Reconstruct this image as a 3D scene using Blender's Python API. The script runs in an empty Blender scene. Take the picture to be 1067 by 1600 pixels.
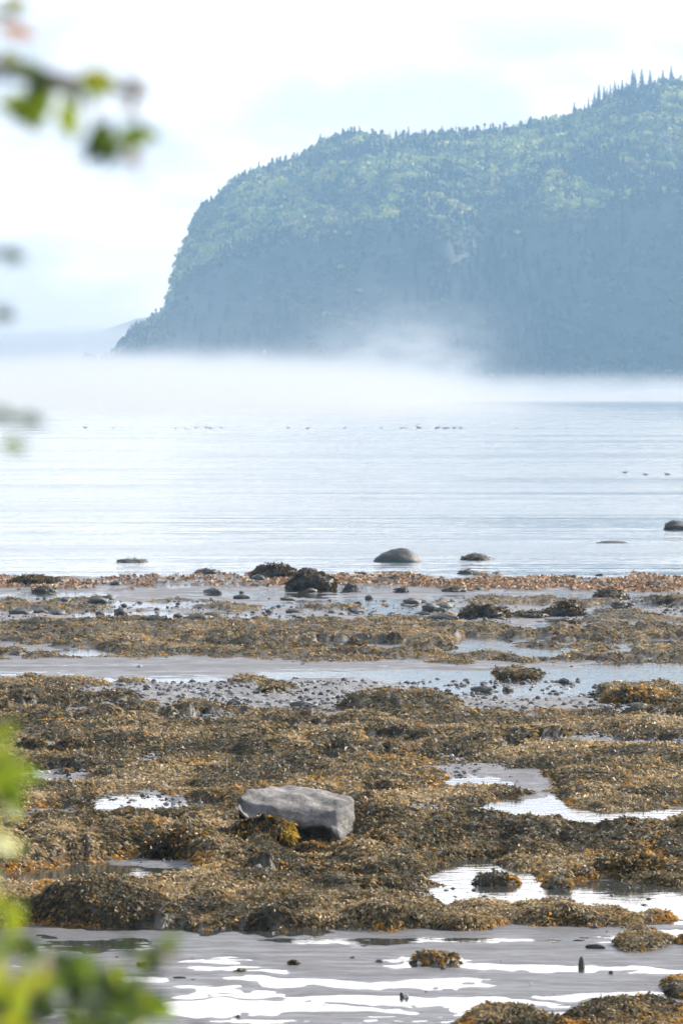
import bpy, math, random
import numpy as np
from mathutils import Vector, Matrix

# ------------------------------------------------------------------ camera, world, sun, exposure
S = bpy.context.scene
COL = S.collection
CAM_H = 5.0
FPX = 6667.0                       # focal length in pixels of the 1600 px high frame
PITCH = math.radians(1.633)
cd = bpy.data.cameras.new('camera'); cam = bpy.data.objects.new('camera', cd); COL.objects.link(cam)
cd.sensor_fit = 'VERTICAL'; cd.sensor_height = 36.0; cd.lens = 150.0
cd.clip_start = 0.1; cd.clip_end = 60000
cam.location = (0, 0, CAM_H); cam.rotation_euler = (math.pi/2 - PITCH, 0, 0)
cd.dof.use_dof = True; cd.dof.focus_distance = 62.0; cd.dof.aperture_fstop = 5.8; cd.dof.aperture_blades = 7
S.camera = cam

SUN_EL = math.radians(31); SUN_AZ = math.radians(60)      # azimuth from +Y towards +X
S.view_settings.view_transform = 'Standard'; S.view_settings.look = 'None'
S.view_settings.gamma = 1.0; S.view_settings.exposure = 1.2

w = bpy.data.worlds.new('World'); S.world = w; w.use_nodes = True
nt = w.node_tree; nt.nodes.clear(); N = nt.nodes.new; L = nt.links.new
out = N('ShaderNodeOutputWorld'); bg = N('ShaderNodeBackground'); bg.inputs['Strength'].default_value = 0.1
L(bg.outputs[0], out.inputs[0])
sky = N('ShaderNodeTexSky'); sky.sky_type = 'NISHITA'; sky.sun_disc = False
sky.sun_elevation = SUN_EL; sky.sun_rotation = SUN_AZ; sky.air_density = 1.0; sky.dust_density = 1.5
tc = N('ShaderNodeTexCoord'); mp = N('ShaderNodeMapping'); mp.inputs['Scale'].default_value = (1.0, 1.0, 2.4)
L(tc.outputs['Generated'], mp.inputs[0])
nz = N('ShaderNodeTexNoise'); nz.inputs['Scale'].default_value = 15; nz.inputs['Detail'].default_value = 7; nz.inputs['Roughness'].default_value = .52
L(mp.outputs[0], nz.inputs['Vector'])
sp = N('ShaderNodeSeparateXYZ'); L(tc.outputs['Generated'], sp.inputs[0])
def mrange(node_new, link, src, a, b, c, d, smooth=True):
    m = node_new('ShaderNodeMapRange'); m.interpolation_type = 'SMOOTHSTEP' if smooth else 'LINEAR'
    m.inputs['From Min'].default_value = a; m.inputs['From Max'].default_value = b
    m.inputs['To Min'].default_value = c; m.inputs['To Max'].default_value = d
    link(src, m.inputs['Value']); return m.outputs[0]
def math_node(node_new, link, op, a, b=None):
    m = node_new('ShaderNodeMath'); m.operation = op
    for i, v in enumerate((a, b)):
        if v is None: continue
        if isinstance(v, (int, float)): m.inputs[i].default_value = v
        else: link(v, m.inputs[i])
    return m.outputs[0]
low = mrange(N, L, sp.outputs['Z'], 0.075, 0.30, 1, 0)        # cloud bank low down
fwd = mrange(N, L, sp.outputs['Y'], -0.3, 0.7, 0.15, 1)       # thickest over the bay
bank = math_node(N, L, 'MULTIPLY', low, fwd)
thr = math_node(N, L, 'ADD', math_node(N, L, 'MULTIPLY', bank, 0.42), nz.outputs[0])
cover = mrange(N, L, thr, 0.50, 0.70, 0.0, 1.0)
bright = mrange(N, L, bank, 0, 1, 6.0, 7.5)
nz2 = N('ShaderNodeTexNoise'); nz2.inputs['Scale'].default_value = 17; nz2.inputs['Detail'].default_value = 5
L(mp.outputs[0], nz2.inputs['Vector'])
shade = mrange(N, L, nz2.outputs[0], 0.38, 0.60, 0.71, 1.06)
bright = math_node(N, L, 'MULTIPLY', bright, shade)
bright = math_node(N, L, 'MULTIPLY', bright, mrange(N, L, sp.outputs['Z'], .078, .12, 1.0, 3.0))   # extra sky brightness added above the view so pools and sea reflect white
cc = N('ShaderNodeMix'); cc.data_type = 'RGBA'; cc.inputs[6].default_value = (0.95, 0.90, 0.90, 1); cc.inputs[7].default_value = (1.0, 0.925, 0.87, 1)
L(mrange(N, L, nz2.outputs[0], 0.4, 0.6, 0, 1), cc.inputs[0])
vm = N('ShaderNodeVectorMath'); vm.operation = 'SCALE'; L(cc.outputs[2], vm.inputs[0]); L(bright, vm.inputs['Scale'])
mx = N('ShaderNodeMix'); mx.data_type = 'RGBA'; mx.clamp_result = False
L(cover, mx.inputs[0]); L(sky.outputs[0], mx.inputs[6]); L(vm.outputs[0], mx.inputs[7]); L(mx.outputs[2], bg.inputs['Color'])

sd = bpy.data.lights.new('sun', 'SUN'); sd.energy = 4.6; sd.angle = math.radians(0.5); sd.color = (1.0, 0.93, 0.83)
so = bpy.data.objects.new('sun', sd); COL.objects.link(so)
sdir = Vector((math.sin(SUN_AZ)*math.cos(SUN_EL), math.cos(SUN_AZ)*math.cos(SUN_EL), math.sin(SUN_EL)))
so.rotation_euler = sdir.to_track_quat('Z', 'Y').to_euler(); so.location = (60, 20, 80)

cy = S.cycles
cy.use_denoising = True; cy.max_bounces = 8; cy.diffuse_bounces = 2; cy.glossy_bounces = 3; cy.transmission_bounces = 4
cy.transparent_max_bounces = 12; cy.volume_bounces = 0; cy.caustics_reflective = False; cy.caustics_refractive = False
cy.sample_clamp_indirect = 6; cy.volume_max_steps = 96; cy.use_adaptive_sampling = True; cy.adaptive_threshold = 0.03

# ------------------------------------------------------------------ helpers
def gp(px, py, z=0.0):
    """ground point seen at photo pixel px, py on the plane of height z"""
    d = Vector(((px-533.5)/FPX, -(py-800.0)/FPX, -1.0)); d.rotate(cam.rotation_euler)
    t = (z-CAM_H)/d.z; p = Vector((0, 0, CAM_H)) + d*t
    return p
def at(px, py, Y):
    d = Vector(((px-533.5)/FPX, -(py-800.0)/FPX, -1.0)); d.rotate(cam.rotation_euler)
    return Vector((0, 0, CAM_H)) + d*(Y/d.y)
def topix(X, Y, Z=0.0):
    """photo pixels of world points (numpy) - only used to lay out what the map of the shore shows"""
    c, s = math.cos(PITCH), math.sin(PITCH); dz = Z-CAM_H
    depth = Y*c - dz*s; up = Y*s + dz*c
    return 533.5 + FPX*X/depth, 800.0 - FPX*up/depth

def hsh(ix, iy, seed):
    h = (ix.astype(np.int64)*374761393 + iy.astype(np.int64)*668265263 + seed*1442695041) & 0xffffffff
    h = ((h ^ (h >> 13))*1274126177) & 0xffffffff
    h = h ^ (h >> 16)
    return (h & 0xffffff)/float(0xffffff)
def vnoise(x, y, seed=0):
    ix = np.floor(x); iy = np.floor(y); fx = x-ix; fy = y-iy
    fx = fx*fx*(3-2*fx); fy = fy*fy*(3-2*fy)
    a = hsh(ix, iy, seed); b = hsh(ix+1, iy, seed); c = hsh(ix, iy+1, seed); d = hsh(ix+1, iy+1, seed)
    return (a*(1-fx)+b*fx)*(1-fy)+(c*(1-fx)+d*fx)*fy
def fbm(x, y, seed=0, octv=4, gain=.5):
    s = 0; a = 1; t = 0
    for i in range(octv):
        s = s + a*vnoise(x*2**i+17.3*i, y*2**i-9.1*i, seed+i*31); t += a; a *= gain
    return s/t*2-1
def bumps(x, y, seed, keep=1.0):
    """rounded stones under the weed: 0..1 dome field with one dome per cell"""
    ix = np.floor(x); iy = np.floor(y); best = np.zeros_like(x)
    for dx in (-1, 0, 1):
        for dy in (-1, 0, 1):
            cx = ix+dx; cy_ = iy+dy
            px = cx+.15+.7*hsh(cx, cy_, seed); py = cy_+.15+.7*hsh(cx, cy_, seed+5)
            r = .35+.6*hsh(cx, cy_, seed+9); hgt = .35+.65*hsh(cx, cy_, seed+13)
            hgt = hgt*(hsh(cx, cy_, seed+21) < keep)
            d2 = ((x-px)**2+(y-py)**2)/(r*r)
            best = np.maximum(best, hgt*np.clip(1-d2, 0, 1)**.7)
    return best
def sstep(a, b, v):
    t = np.clip((v-a)/(b-a), 0, 1); return t*t*(3-2*t)

def mesh_np(name, verts, faces, mats, colors=None, smooth=False, parent=None, midx=None):
    me = bpy.data.meshes.new(name)
    verts = np.asarray(verts, dtype=np.float32); faces = np.asarray(faces, dtype=np.int32)
    k = faces.shape[1]
    me.vertices.add(len(verts)); me.vertices.foreach_set('co', verts.ravel())
    me.loops.add(faces.size); me.loops.foreach_set('vertex_index', faces.ravel())
    me.polygons.add(len(faces)); me.polygons.foreach_set('loop_start', np.arange(0, faces.size, k, dtype=np.int32))
    me.polygons.foreach_set('loop_total', np.full(len(faces), k, dtype=np.int32))
    me.polygons.foreach_set('use_smooth', np.full(len(faces), smooth, dtype=bool))
    if midx is not None: me.polygons.foreach_set('material_index', midx.astype(np.int32))
    me.update(calc_edges=True); me.validate()
    for m in (mats if isinstance(mats, (list, tuple)) else [mats]): me.materials.append(m)
    if colors:
        for cname, arr in colors.items():
            at_ = me.color_attributes.new(cname, 'FLOAT_COLOR', 'POINT')
            a = np.ones((len(verts), 4), dtype=np.float32); a[:, :arr.shape[1]] = arr
            at_.data.foreach_set('color', a.ravel())
    o = bpy.data.objects.new(name, me); COL.objects.link(o)
    if parent is not None: o.parent = parent
    return o
def tag(o, label=None, cat=None, group=None, kind=None):
    if label: o['label'] = label
    if cat: o['category'] = cat
    if group: o['group'] = group
    if kind: o['kind'] = kind
    return o
def empty(name, loc, rz=0.0):
    o = bpy.data.objects.new(name, None); COL.objects.link(o); o.location = loc; o.rotation_euler = (0, 0, rz)
    o.empty_display_size = .2; return o
def grid_faces(nr, nc):
    i = np.arange(nr*nc).reshape(nr, nc)
    return np.stack([i[:-1, :-1].ravel(), i[:-1, 1:].ravel(), i[1:, 1:].ravel(), i[1:, :-1].ravel()], 1)

# ------------------------------------------------------------------ materials
def mat(name):
    m = bpy.data.materials.new(name); m.use_nodes = True; t = m.node_tree
    b = t.nodes['Principled BSDF']; return m, t.nodes.new, t.links.new, b, t.nodes['Material Output']
def noise(Nn, Ln, scale, detail=5, rough=.55, vec=None, mapscale=None, obj=True):
    n = Nn('ShaderNodeTexNoise'); n.inputs['Scale'].default_value = scale; n.inputs['Detail'].default_value = detail; n.inputs['Roughness'].default_value = rough
    t = Nn('ShaderNodeTexCoord')
    if mapscale:
        mm = Nn('ShaderNodeMapping'); mm.inputs['Scale'].default_value = mapscale; Ln(t.outputs['Object'], mm.inputs[0]); Ln(mm.outputs[0], n.inputs['Vector'])
    else: Ln(t.outputs['Object'], n.inputs['Vector'])
    return n.outputs[0]
def ramp(Nn, Ln, src, stops):
    r = Nn('ShaderNodeValToRGB'); e = r.color_ramp.elements
    while len(e) < len(stops): e.new(.5)
    for i, (p, c) in enumerate(stops): e[i].position = p; e[i].color = (*c, 1)
    Ln(src, r.inputs[0]); return r.outputs[0]
def bump(Nn, Ln, b, h, strength, dist):
    n = Nn('ShaderNodeBump'); n.inputs['Strength'].default_value = strength; n.inputs['Distance'].default_value = dist
    Ln(h, n.inputs['Height']); Ln(n.outputs[0], b.inputs['Normal']); return n

def make_flat_mat():
    m, Nn, Ln, b, o = mat('tidal_flat')
    a = Nn('ShaderNodeAttribute'); a.attribute_name = 'cover'      # r weed, g gravel, b wet film
    s = Nn('ShaderNodeSeparateColor'); Ln(a.outputs['Color'], s.inputs[0])
    sand = ramp(Nn, Ln, noise(Nn, Ln, 3.0, 8, .65, mapscale=(.6, 1.6, 1)), [(.3, (.065, .061, .059)), (.55, (.108, .102, .099)), (.8, (.155, .147, .142))])
    grav = ramp(Nn, Ln, noise(Nn, Ln, 18, 4, .7), [(.3, (.05, .05, .055)), (.5, (.13, .125, .12)), (.72, (.30, .29, .28))])
    weed = ramp(Nn, Ln, noise(Nn, Ln, 9, 5, .7), [(.3, (.022, .019, .012)), (.55, (.06, .047, .024)), (.8, (.13, .095, .05))])
    m1 = Nn('ShaderNodeMix'); m1.data_type = 'RGBA'; Ln(s.outputs[1], m1.inputs[0]); Ln(sand, m1.inputs[6]); Ln(grav, m1.inputs[7])
    m2 = Nn('ShaderNodeMix'); m2.data_type = 'RGBA'; Ln(s.outputs[0], m2.inputs[0]); Ln(m1.outputs[2], m2.inputs[6]); Ln(weed, m2.inputs[7])
    Ln(m2.outputs[2], b.inputs['Base Color'])
    rr = mrange(Nn, Ln, s.outputs[2], 0, 1, .66, .40, False)
    rn = noise(Nn, Ln, 5, 4, .6, mapscale=(.35, 1.6, 1))
    Ln(math_node(Nn, Ln, 'ADD', rr, mrange(Nn, Ln, rn, .35, .65, -.10, .12)), b.inputs['Roughness'])
    b.inputs['Specular IOR Level'].default_value = .4
    bump(Nn, Ln, b, noise(Nn, Ln, 30, 5, .7), .5, .012)
    return m
def make_weed_mat():
    m, Nn, Ln, b, o = mat('seaweed')
    a = Nn('ShaderNodeAttribute'); a.attribute_name = 'tint'
    Ln(a.outputs['Color'], b.inputs['Base Color']); b.inputs['Roughness'].default_value = .5
    b.inputs['Specular IOR Level'].default_value = .3
    tr = Nn('ShaderNodeBsdfTranslucent'); Ln(a.outputs['Color'], tr.inputs[0])
    ms = Nn('ShaderNodeMixShader'); ms.inputs[0].default_value = .32; Ln(b.outputs[0], ms.inputs[1]); Ln(tr.outputs[0], ms.inputs[2])
    Ln(ms.outputs[0], o.inputs[0]); return m
def make_stone_mat(name, dark, mid, light, rough=.75, sc=6, bd=.02):
    m, Nn, Ln, b, o = mat(name)
    Ln(ramp(Nn, Ln, noise(Nn, Ln, sc, 8, .68), [(.3, dark), (.52, mid), (.75, light)]), b.inputs['Base Color'])
    b.inputs['Roughness'].default_value = rough; bump(Nn, Ln, b, noise(Nn, Ln, sc*3, 7, .7), .6, bd); return m
def make_tint_mat(name, rough=.6, transl=0.0):
    m, Nn, Ln, b, o = mat(name)
    a = Nn('ShaderNodeAttribute'); a.attribute_name = 'tint'; Ln(a.outputs['Color'], b.inputs['Base Color']); b.inputs['Roughness'].default_value = rough
    if transl:
        tr = Nn('ShaderNodeBsdfTranslucent'); Ln(a.outputs['Color'], tr.inputs[0])
        ms = Nn('ShaderNodeMixShader'); ms.inputs[0].default_value = transl; Ln(b.outputs[0], ms.inputs[1]); Ln(tr.outputs[0], ms.inputs[2]); Ln(ms.outputs[0], o.inputs[0])
    return m
def make_pool_mat():
    m, Nn, Ln, b, o = mat('pool_water')
    b.inputs['Base Color'].default_value = (.035, .038, .035, 1); b.inputs['Roughness'].default_value = .06; b.inputs['IOR'].default_value = 1.33
    h = noise(Nn, Ln, 7, 3, .5, mapscale=(.5, 1.0, 1)); bump(Nn, Ln, b, h, .3, .015); return m
def make_sea_mat():
    m, Nn, Ln, b, o = mat('sea_water')
    b.inputs['Base Color'].default_value = (.03, .06, .075, 1); b.inputs['IOR'].default_value = 1.33
    h4 = noise(Nn, Ln, .3, 3, .5, mapscale=(.07, 1.0, 1)); h1 = noise(Nn, Ln, .9, 4, .6, mapscale=(.34, 1.0, 1)); h2 = noise(Nn, Ln, .11, 4, .6, mapscale=(.12, 1.0, 1)); h3 = noise(Nn, Ln, .03, 3, .6, mapscale=(.1, 1.0, 1))
    hs = math_node(Nn, Ln, 'ADD', math_node(Nn, Ln, 'MULTIPLY', h1, .15), math_node(Nn, Ln, 'MULTIPLY', h2, .42))
    hs = math_node(Nn, Ln, 'ADD', hs, math_node(Nn, Ln, 'ADD', math_node(Nn, Ln, 'MULTIPLY', h3, .9), math_node(Nn, Ln, 'MULTIPLY', h4, .4)))
    bump(Nn, Ln, b, hs, .8, 1.0)
    r = noise(Nn, Ln, .035, 5, .62, mapscale=(.08, 1.0, 1))
    Ln(mrange(Nn, Ln, r, .38, .62, .07, .24), b.inputs['Roughness'])
    return m
M = dict(
    flat=make_flat_mat(), weed=make_weed_mat(), pool=make_pool_mat(), sea=make_sea_mat(),
    rock=make_stone_mat('dark_wet_rock', (.018, .02, .018), (.042, .043, .038), (.085, .08, .07), .55, 5, .03),
    granite=make_stone_mat('grey_boulder', (.045, .042, .038), (.16, .15, .14), (.40, .37, .33), .85, 5, .09),
    pale=make_stone_mat('pale_stone', (.35, .33, .3), (.5, .48, .45), (.65, .62, .58), .7, 8, .005),
    pebble=make_tint_mat('pebbles', .7), cliff=make_stone_mat('headland_ground', (.02, .028, .016), (.04, .045, .032), (.08, .08, .068), .9, .02, 1.0),
    hill=make_stone_mat('far_hill', (.03, .04, .03), (.05, .06, .045), (.08, .09, .07), .9, .01, 1.0),
    shore=make_stone_mat('far_shore', (.10, .09, .08), (.22, .19, .17), (.4, .36, .33), .9, .05, .3),
    tree=make_tint_mat('tree_leaves', .6, .3), conifer=make_stone_mat('conifer_needles', (.012, .022, .014), (.025, .042, .022), (.045, .06, .03), .8, .8, .05),
    bark=make_stone_mat('bark', (.03, .024, .018), (.07, .055, .045), (.13, .11, .09), .85, 12, .01),
    feather=make_stone_mat('bird_plumage', (.012, .012, .014), (.03, .028, .026), (.09, .08, .07), .6, 14, .003),
    bill=make_stone_mat('bird_bill', (.05, .04, .03), (.09, .07, .04), (.12, .1, .06), .5, 14, .001),
    leaf=make_tint_mat('shrub_leaves', .4, .5),
    bank=make_stone_mat('bank_grass', (.02, .035, .012), (.05, .08, .025), (.10, .12, .05), .9, 1.6, .05),
    wood=make_stone_mat('driftwood', (.008, .008, .01), (.02, .02, .022), (.05, .05, .05), .6, 9, .01),
)

# ------------------------------------------------------------------ sea and pools, sea bed
def sheet(name, x0, x1, y0, y1, z, m, label, cat):
    v = [(x0, y0, z), (x1, y0, z), (x1, y1, z), (x0, y1, z)]
    return tag(mesh_np(name, v, [(0, 1, 2, 3)], m), label, cat, kind='structure')
sheet('sea_water', -900, 900, 112.5, 3440, 0.0, M['sea'], 'pale rippled sea water filling the bay out to the fog', 'water')
sheet('tide_pool_water', -60, 60, 20, 112.5, 0.0, M['pool'], 'still shallow water lying in pools between the weed beds', 'water')
sheet('seabed', -900, 900, 20, 3440, -0.55, M['hill'], 'dark ground below the sea water', 'ground')

# ------------------------------------------------------------------ map of the shore (photo pixel layout turned into ground cover)
# ellipse: (cx, cy, rx, ry) in photo pixels
POOLS_ = [(830, 1404, 190, 10), (1010, 1412, 110, 11), (950, 1276, 170, 8), (770, 1352, 95, 10), (960, 1268, 140, 7), (800, 1262, 100, 8), (450, 1003, 160, 3), (900, 1003, 90, 4), (300, 993, 60, 3), (620, 1015, 90, 3), (520, 948, 140, 4), (850, 935, 160, 4), (150, 945, 120, 4), (420, 930, 120, 3), (980, 948, 80, 5), (760, 1358, 88, 15), (800, 1391, 150, 13), (960, 1398, 170, 13), (490, 1364, 120, 11), (600, 1395, 60, 9), (140, 1362, 170, 13),
         (770, 1264, 75, 11), (900, 1270, 110, 9), (1020, 1282, 90, 7), (725, 1219, 60, 6), (265, 1266, 60, 11), (190, 1250, 80, 8), (50, 1278, 80, 8), (330, 1250, 40, 6),
         (600, 905, 50, 4), (520, 921, 90, 4), (600, 1054, 180, 8), (850, 1068, 220, 20), (1020, 1060, 130, 26), (250, 1063, 170, 4), (60, 1064, 70, 3),
         (145, 1019, 68, 7), (800, 1018, 115, 10), (740, 1000, 50, 5), (900, 975, 60, 4), (980, 1008, 70, 4),
         (190, 960, 90, 6), (330, 965, 130, 6), (300, 945, 160, 5), (640, 955, 90, 6), (560, 940, 100, 4), (80, 930, 90, 5), (640, 905, 60, 3), (330, 915, 90, 3), (480, 1003, 40, 2), (80, 978, 40, 3),
         (120, 1476, 110, 7), (340, 1496, 80, 5), (380, 1512, 100, 7), (460, 1531, 110, 9), (640, 1503, 110, 10), (810, 1514, 150, 9), (620, 1537, 150, 6), (700, 1562, 190, 8),
         (330, 1570, 140, 10), (500, 1578, 140, 5), (1030, 1456, 60, 14), (960, 1548, 100, 5), (220, 1532, 60, 6), (600, 1468, 150, 4), (860, 1580, 90, 5), (300, 1455, 220, 3), (380, 1552, 90, 5), (1000, 1515, 60, 4)]
SANDS = [(930, 1406, 230, 26), (1000, 1262, 90, 8), (790, 1230, 100, 26), (840, 1245, 70, 26), (950, 1400, 150, 22), (230, 1352, 90, 12), (225, 1040, 330, 15), (640, 1043, 240, 8), (930, 980, 160, 14), (870, 955, 200, 8), (60, 1108, 90, 6), (130, 1120, 60, 5), (240, 1142, 70, 4),
         (600, 935, 500, 6), (200, 1268, 90, 12)]
GRAVELS = [(420, 1090, 280, 24), (800, 1095, 220, 22), (250, 1075, 240, 12), (230, 1250, 110, 14), (40, 1275, 90, 12), (270, 1352, 60, 10), (720, 1205, 80, 12), (500, 1118, 130, 6), (590, 1155, 60, 4), (960, 1110, 110, 9)]
WEEDS = [(780, 1382, 27, 6), (856, 1387, 22, 6), (940, 1350, 140, 26), (1000, 1085, 62, 10), (620, 1103, 85, 14), (808, 1054, 34, 7), (110, 1072, 60, 8), (60, 1072, 60, 7), (380, 1066, 22, 5), (430, 1078, 22, 6),
         (560, 980, 200, 7), (1000, 990, 110, 6), (210, 1068, 20, 4), (735, 1242, 75, 8), (960, 1240, 100, 26), (500, 1370, 28, 4), (560, 1366, 24, 4), (620, 1362, 30, 10), (430, 1356, 20, 4),
         (1008, 1472, 30, 7), (1062, 1470, 16, 6), (673, 1503, 24, 5), (1058, 1543, 26, 11), (800, 1600, 90, 22), (985, 1600, 115, 22), (1160, 1592, 100, 26), (80, 1245, 60, 9), (90, 1258, 40, 5),
         (200, 997, 200, 9), (680, 1240, 60, 7), (335, 1245, 34, 5), (110, 1095, 90, 5), (340, 985, 220, 7), (90, 1150, 70, 12)]
POOLS = [(a, b+(d*.5 if 1200 < b < 1440 else 0), c, d*(1.6 if 1200 < b < 1440 else 1)) for a, b, c, d in POOLS_]
def ell(px, py, lst, soft=.35):
    m = np.zeros_like(px)
    for cx, cy_, rx, ry in lst:
        d = np.sqrt(((px-cx)/rx)**2+((py-cy_)/ry)**2)
        m = np.maximum(m, sstep(1+soft, 1-soft, d))
    return m
def shore_map(X, Y):
    """weed, gravel, orange, pool masks and the ground height at X, Y"""
    px, py = topix(X, Y)
    k = np.clip((py-615)/700.0, .25, 1.5)
    n1 = fbm(X*1.1, Y*.8, 3, 4); n2 = fbm(X*4.0, Y*2.2, 7, 3)
    wy = py + 13*k*n1 + 4*k*n2; wx = px + 40*k*fbm(X*.9+40, Y*.6, 11, 3)
    def band(a, b, s=4): return sstep(a-s, a+s, wy)*sstep(b+s, b-s, wy)
    weed = np.maximum.reduce([band(1112, 1452), band(974, 1034), band(1062, 1112)*sstep(190, 90, px)])
    right_edge = sstep(1030, 1070, px)
    weed *= 1-right_edge*band(1428, 1470)
    gravel = band(1064, 1116)
    gravel = np.maximum(gravel, band(934, 974)*sstep(-.45, -.1, n2+.3*n1))
    wo = wy+13*fbm(X*.28, Y*.05, 47, 3)+5*fbm(X*1.3, Y*.3, 48, 2)
    orange = sstep(899, 906, wo)*sstep(925, 918, wo)*sstep(20, 150, wx)*np.where(px < 430, sstep(.0, .35, n2+.3*n1), sstep(-.6, -.1, n2+.4*n1))
    orange = np.maximum(orange, ell(wx, wy, [(30, 912, 100, 9)]))
    pool = ell(wx, wy, POOLS); sand = ell(wx, wy, SANDS); gr = ell(wx, wy, GRAVELS); wd = ell(wx, wy, WEEDS)
    # weed patches breaking up the grey bands
    patch = sstep(-.02, .2, fbm(X*.8, Y*.38, 23, 5, .6))
    weed = np.maximum(weed, .9*patch*band(934, 974)); gfar = sstep(-.15, .1, fbm(X*.6+3, Y*.3, 24, 4)); sand_far = .7*gfar*band(934, 974); weed = np.maximum(weed, .9*sstep(.05, .3, fbm(X*.9, Y*.5, 29, 4))*band(1072, 1116))
    weed = weed*(1-.95*sstep(.10, .24, fbm(X*.75+5, Y*.5, 39, 4))*band(974, 1034))
    bare = sstep(.17, .30, fbm(X*.8, Y*.40, 37, 5, .6))*band(1112, 1250)*.95
    bare = np.maximum(bare, .97*sstep(660, 720, px)*sstep(1384, 1390, wy)*sstep(1430, 1422, wy))
    bare = np.maximum(bare, sstep(.30, .44, fbm(X*.9, Y*.6, 38, 4))*band(1250, 1440))
    sand = np.where(py < 975, sand*(1-sand_far), sand); weed = weed*(1-np.maximum.reduce([pool, sand, gr, bare]))
    gravel = np.maximum(gravel*(1-sand), np.maximum(gr, bare)*(1-sand*.5))
    weed = np.maximum(weed, wd*(py > 936)*np.where((py < 1600), 1, 1))
    pool = pool*(1-weed)
    sea = sstep(899, 893, wy)*(1-0)
    sea_edge = 1-np.clip(orange, 0, 1)
    # height
    streak = fbm(X*.5, Y*1.9, 41, 5, .6)
    z = .008 + .018*streak + .007*n2
    z = np.where(py > 1440, .005 + .012*fbm(X*.32, Y*2.3, 46, 4)+.004*streak + .0035*n2 + .003*fbm(X*9, Y*11, 45, 2), z)
    z = z + gravel*(.012+.035*np.clip(fbm(X*5, Y*3.2, 43, 3), -.6, .9)+.02*fbm(X*1.2, Y*.7, 44, 2))
    z = z - np.where(py > 1440, .010, .05)*pool
    lump = .95*bumps(X*1.05, Y*.7, 51, .6)+.95*bumps(X*2.1+9, Y*1.5+4, 53, .65)+.38*bumps(X*5.0, Y*3.8, 57, .8)
    lump = lump*(1-.75*sstep(1235, 1262, py)*sstep(1310, 1285, py)*sstep(560, 640, px))*(1-.3*sstep(640, 700, px)*sstep(1225, 1240, py)*sstep(1262, 1250, py))
    lump = lump*(.7+.55*sstep(-.3, .4, fbm(X*.35, Y*.25, 67, 2)))
    low_band = sstep(1150, 1060, py)
    flat_band = sstep(1120, 1150, py)*sstep(1262, 1235, py)
    amp = (1+.3*sstep(1270, 1300, py)*sstep(1385, 1350, py)*sstep(680, 600, px))*(1-.6*ell(px, py, [(480, 1328, 50, 14)]))*(.16+.07*fbm(X*.35, Y*.25, 61, 3))*(1-.45*low_band)*(1-.35*flat_band)*(1-.25*sstep(1560,1580,py))
    amp = amp*np.where((py > 1462) & (py < 1560), .22, 1.0)
    amp = amp*(1-.55*sstep(600, 680, px)*sstep(1378, 1390, py)*sstep(1475, 1462, py))*(1-.4*sstep(340, 280, px)*sstep(1362, 1372, py)*sstep(1440, 1410, py))
    we = sstep(.2, 1.0, weed)
    z = z + we*(.035 + amp*lump) 
    z = np.where(orange > .2, np.maximum(z, .02+.03*n2+.02*orange), z)
    z = z - .35*sstep(903, 880, wy) 
    return weed, gravel, orange, pool, z, px, py

rows = []
y = 30.5
while y < 128:
    rows.append(y); y += max(.022, y*y/(CAM_H*FPX)*.9)
rows = np.array(rows); NCOL = 780
uu = np.linspace(-.155, .155, NCOL); uu = np.sign(uu)*np.abs(uu)
YY = np.repeat(rows[:, None], NCOL, 1); XX = YY*uu[None, :]
weed, gravel, orange, pool, ZZ, PX, PY = shore_map(XX, YY)
edge = sstep(.155, .148, np.abs(XX/YY)); ZZ = ZZ*edge-.0*(1-edge)
film = sstep(.022, -.002, ZZ-.0)
cov = np.stack([np.clip(sstep(.15, .45, weed)+orange*.5, 0, 1), np.clip(gravel, 0, 1), np.clip(film, 0, 1)], -1).reshape(-1, 3)
tag(mesh_np('tidal_flat', np.stack([XX, YY, ZZ], -1).reshape(-1, 3), grid_faces(len(rows), NCOL), M['flat'], {'cover': cov}, True),
    'grey wet sand and mud flat with low humps at low tide', 'ground', kind='structure')
for s in (-1, 1):
    yy = np.linspace(30.5, 128, 60); vv = []
    for a in yy:
        for t in (0, .3, 1.0): vv.append((s*(a*.1549+t*45), a, -.002+.02*math.sin(a*.9+t*5)*(t > 0)))
    f = grid_faces(60, 3); f = f if s > 0 else f[:, ::-1]
    c = np.zeros((len(vv), 3)); c[:, 2] = .5
    tag(mesh_np('side_flat', vv, f, M['flat'], {'cover': c}, True), ('grey wet flat continuing to the left' if s < 0 else 'grey wet flat continuing to the right'), 'ground', kind='structure')
# bank under the viewer
bx_, by_ = np.meshgrid(np.linspace(-30, 30, 90), np.linspace(-12, 31, 90))
bz = 3.35*sstep(17, 6, by_) + .12*fbm(bx_*.4, by_*.4, 71, 3)*sstep(18, 10, by_) - .05*sstep(14, 22, by_)
tag(mesh_np('shore_bank', np.stack([bx_, by_, bz], -1).reshape(-1, 3), grid_faces(90, 90), M['bank'], None, True), 'grassy bank dropping to the flat', 'ground', kind='structure')

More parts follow.
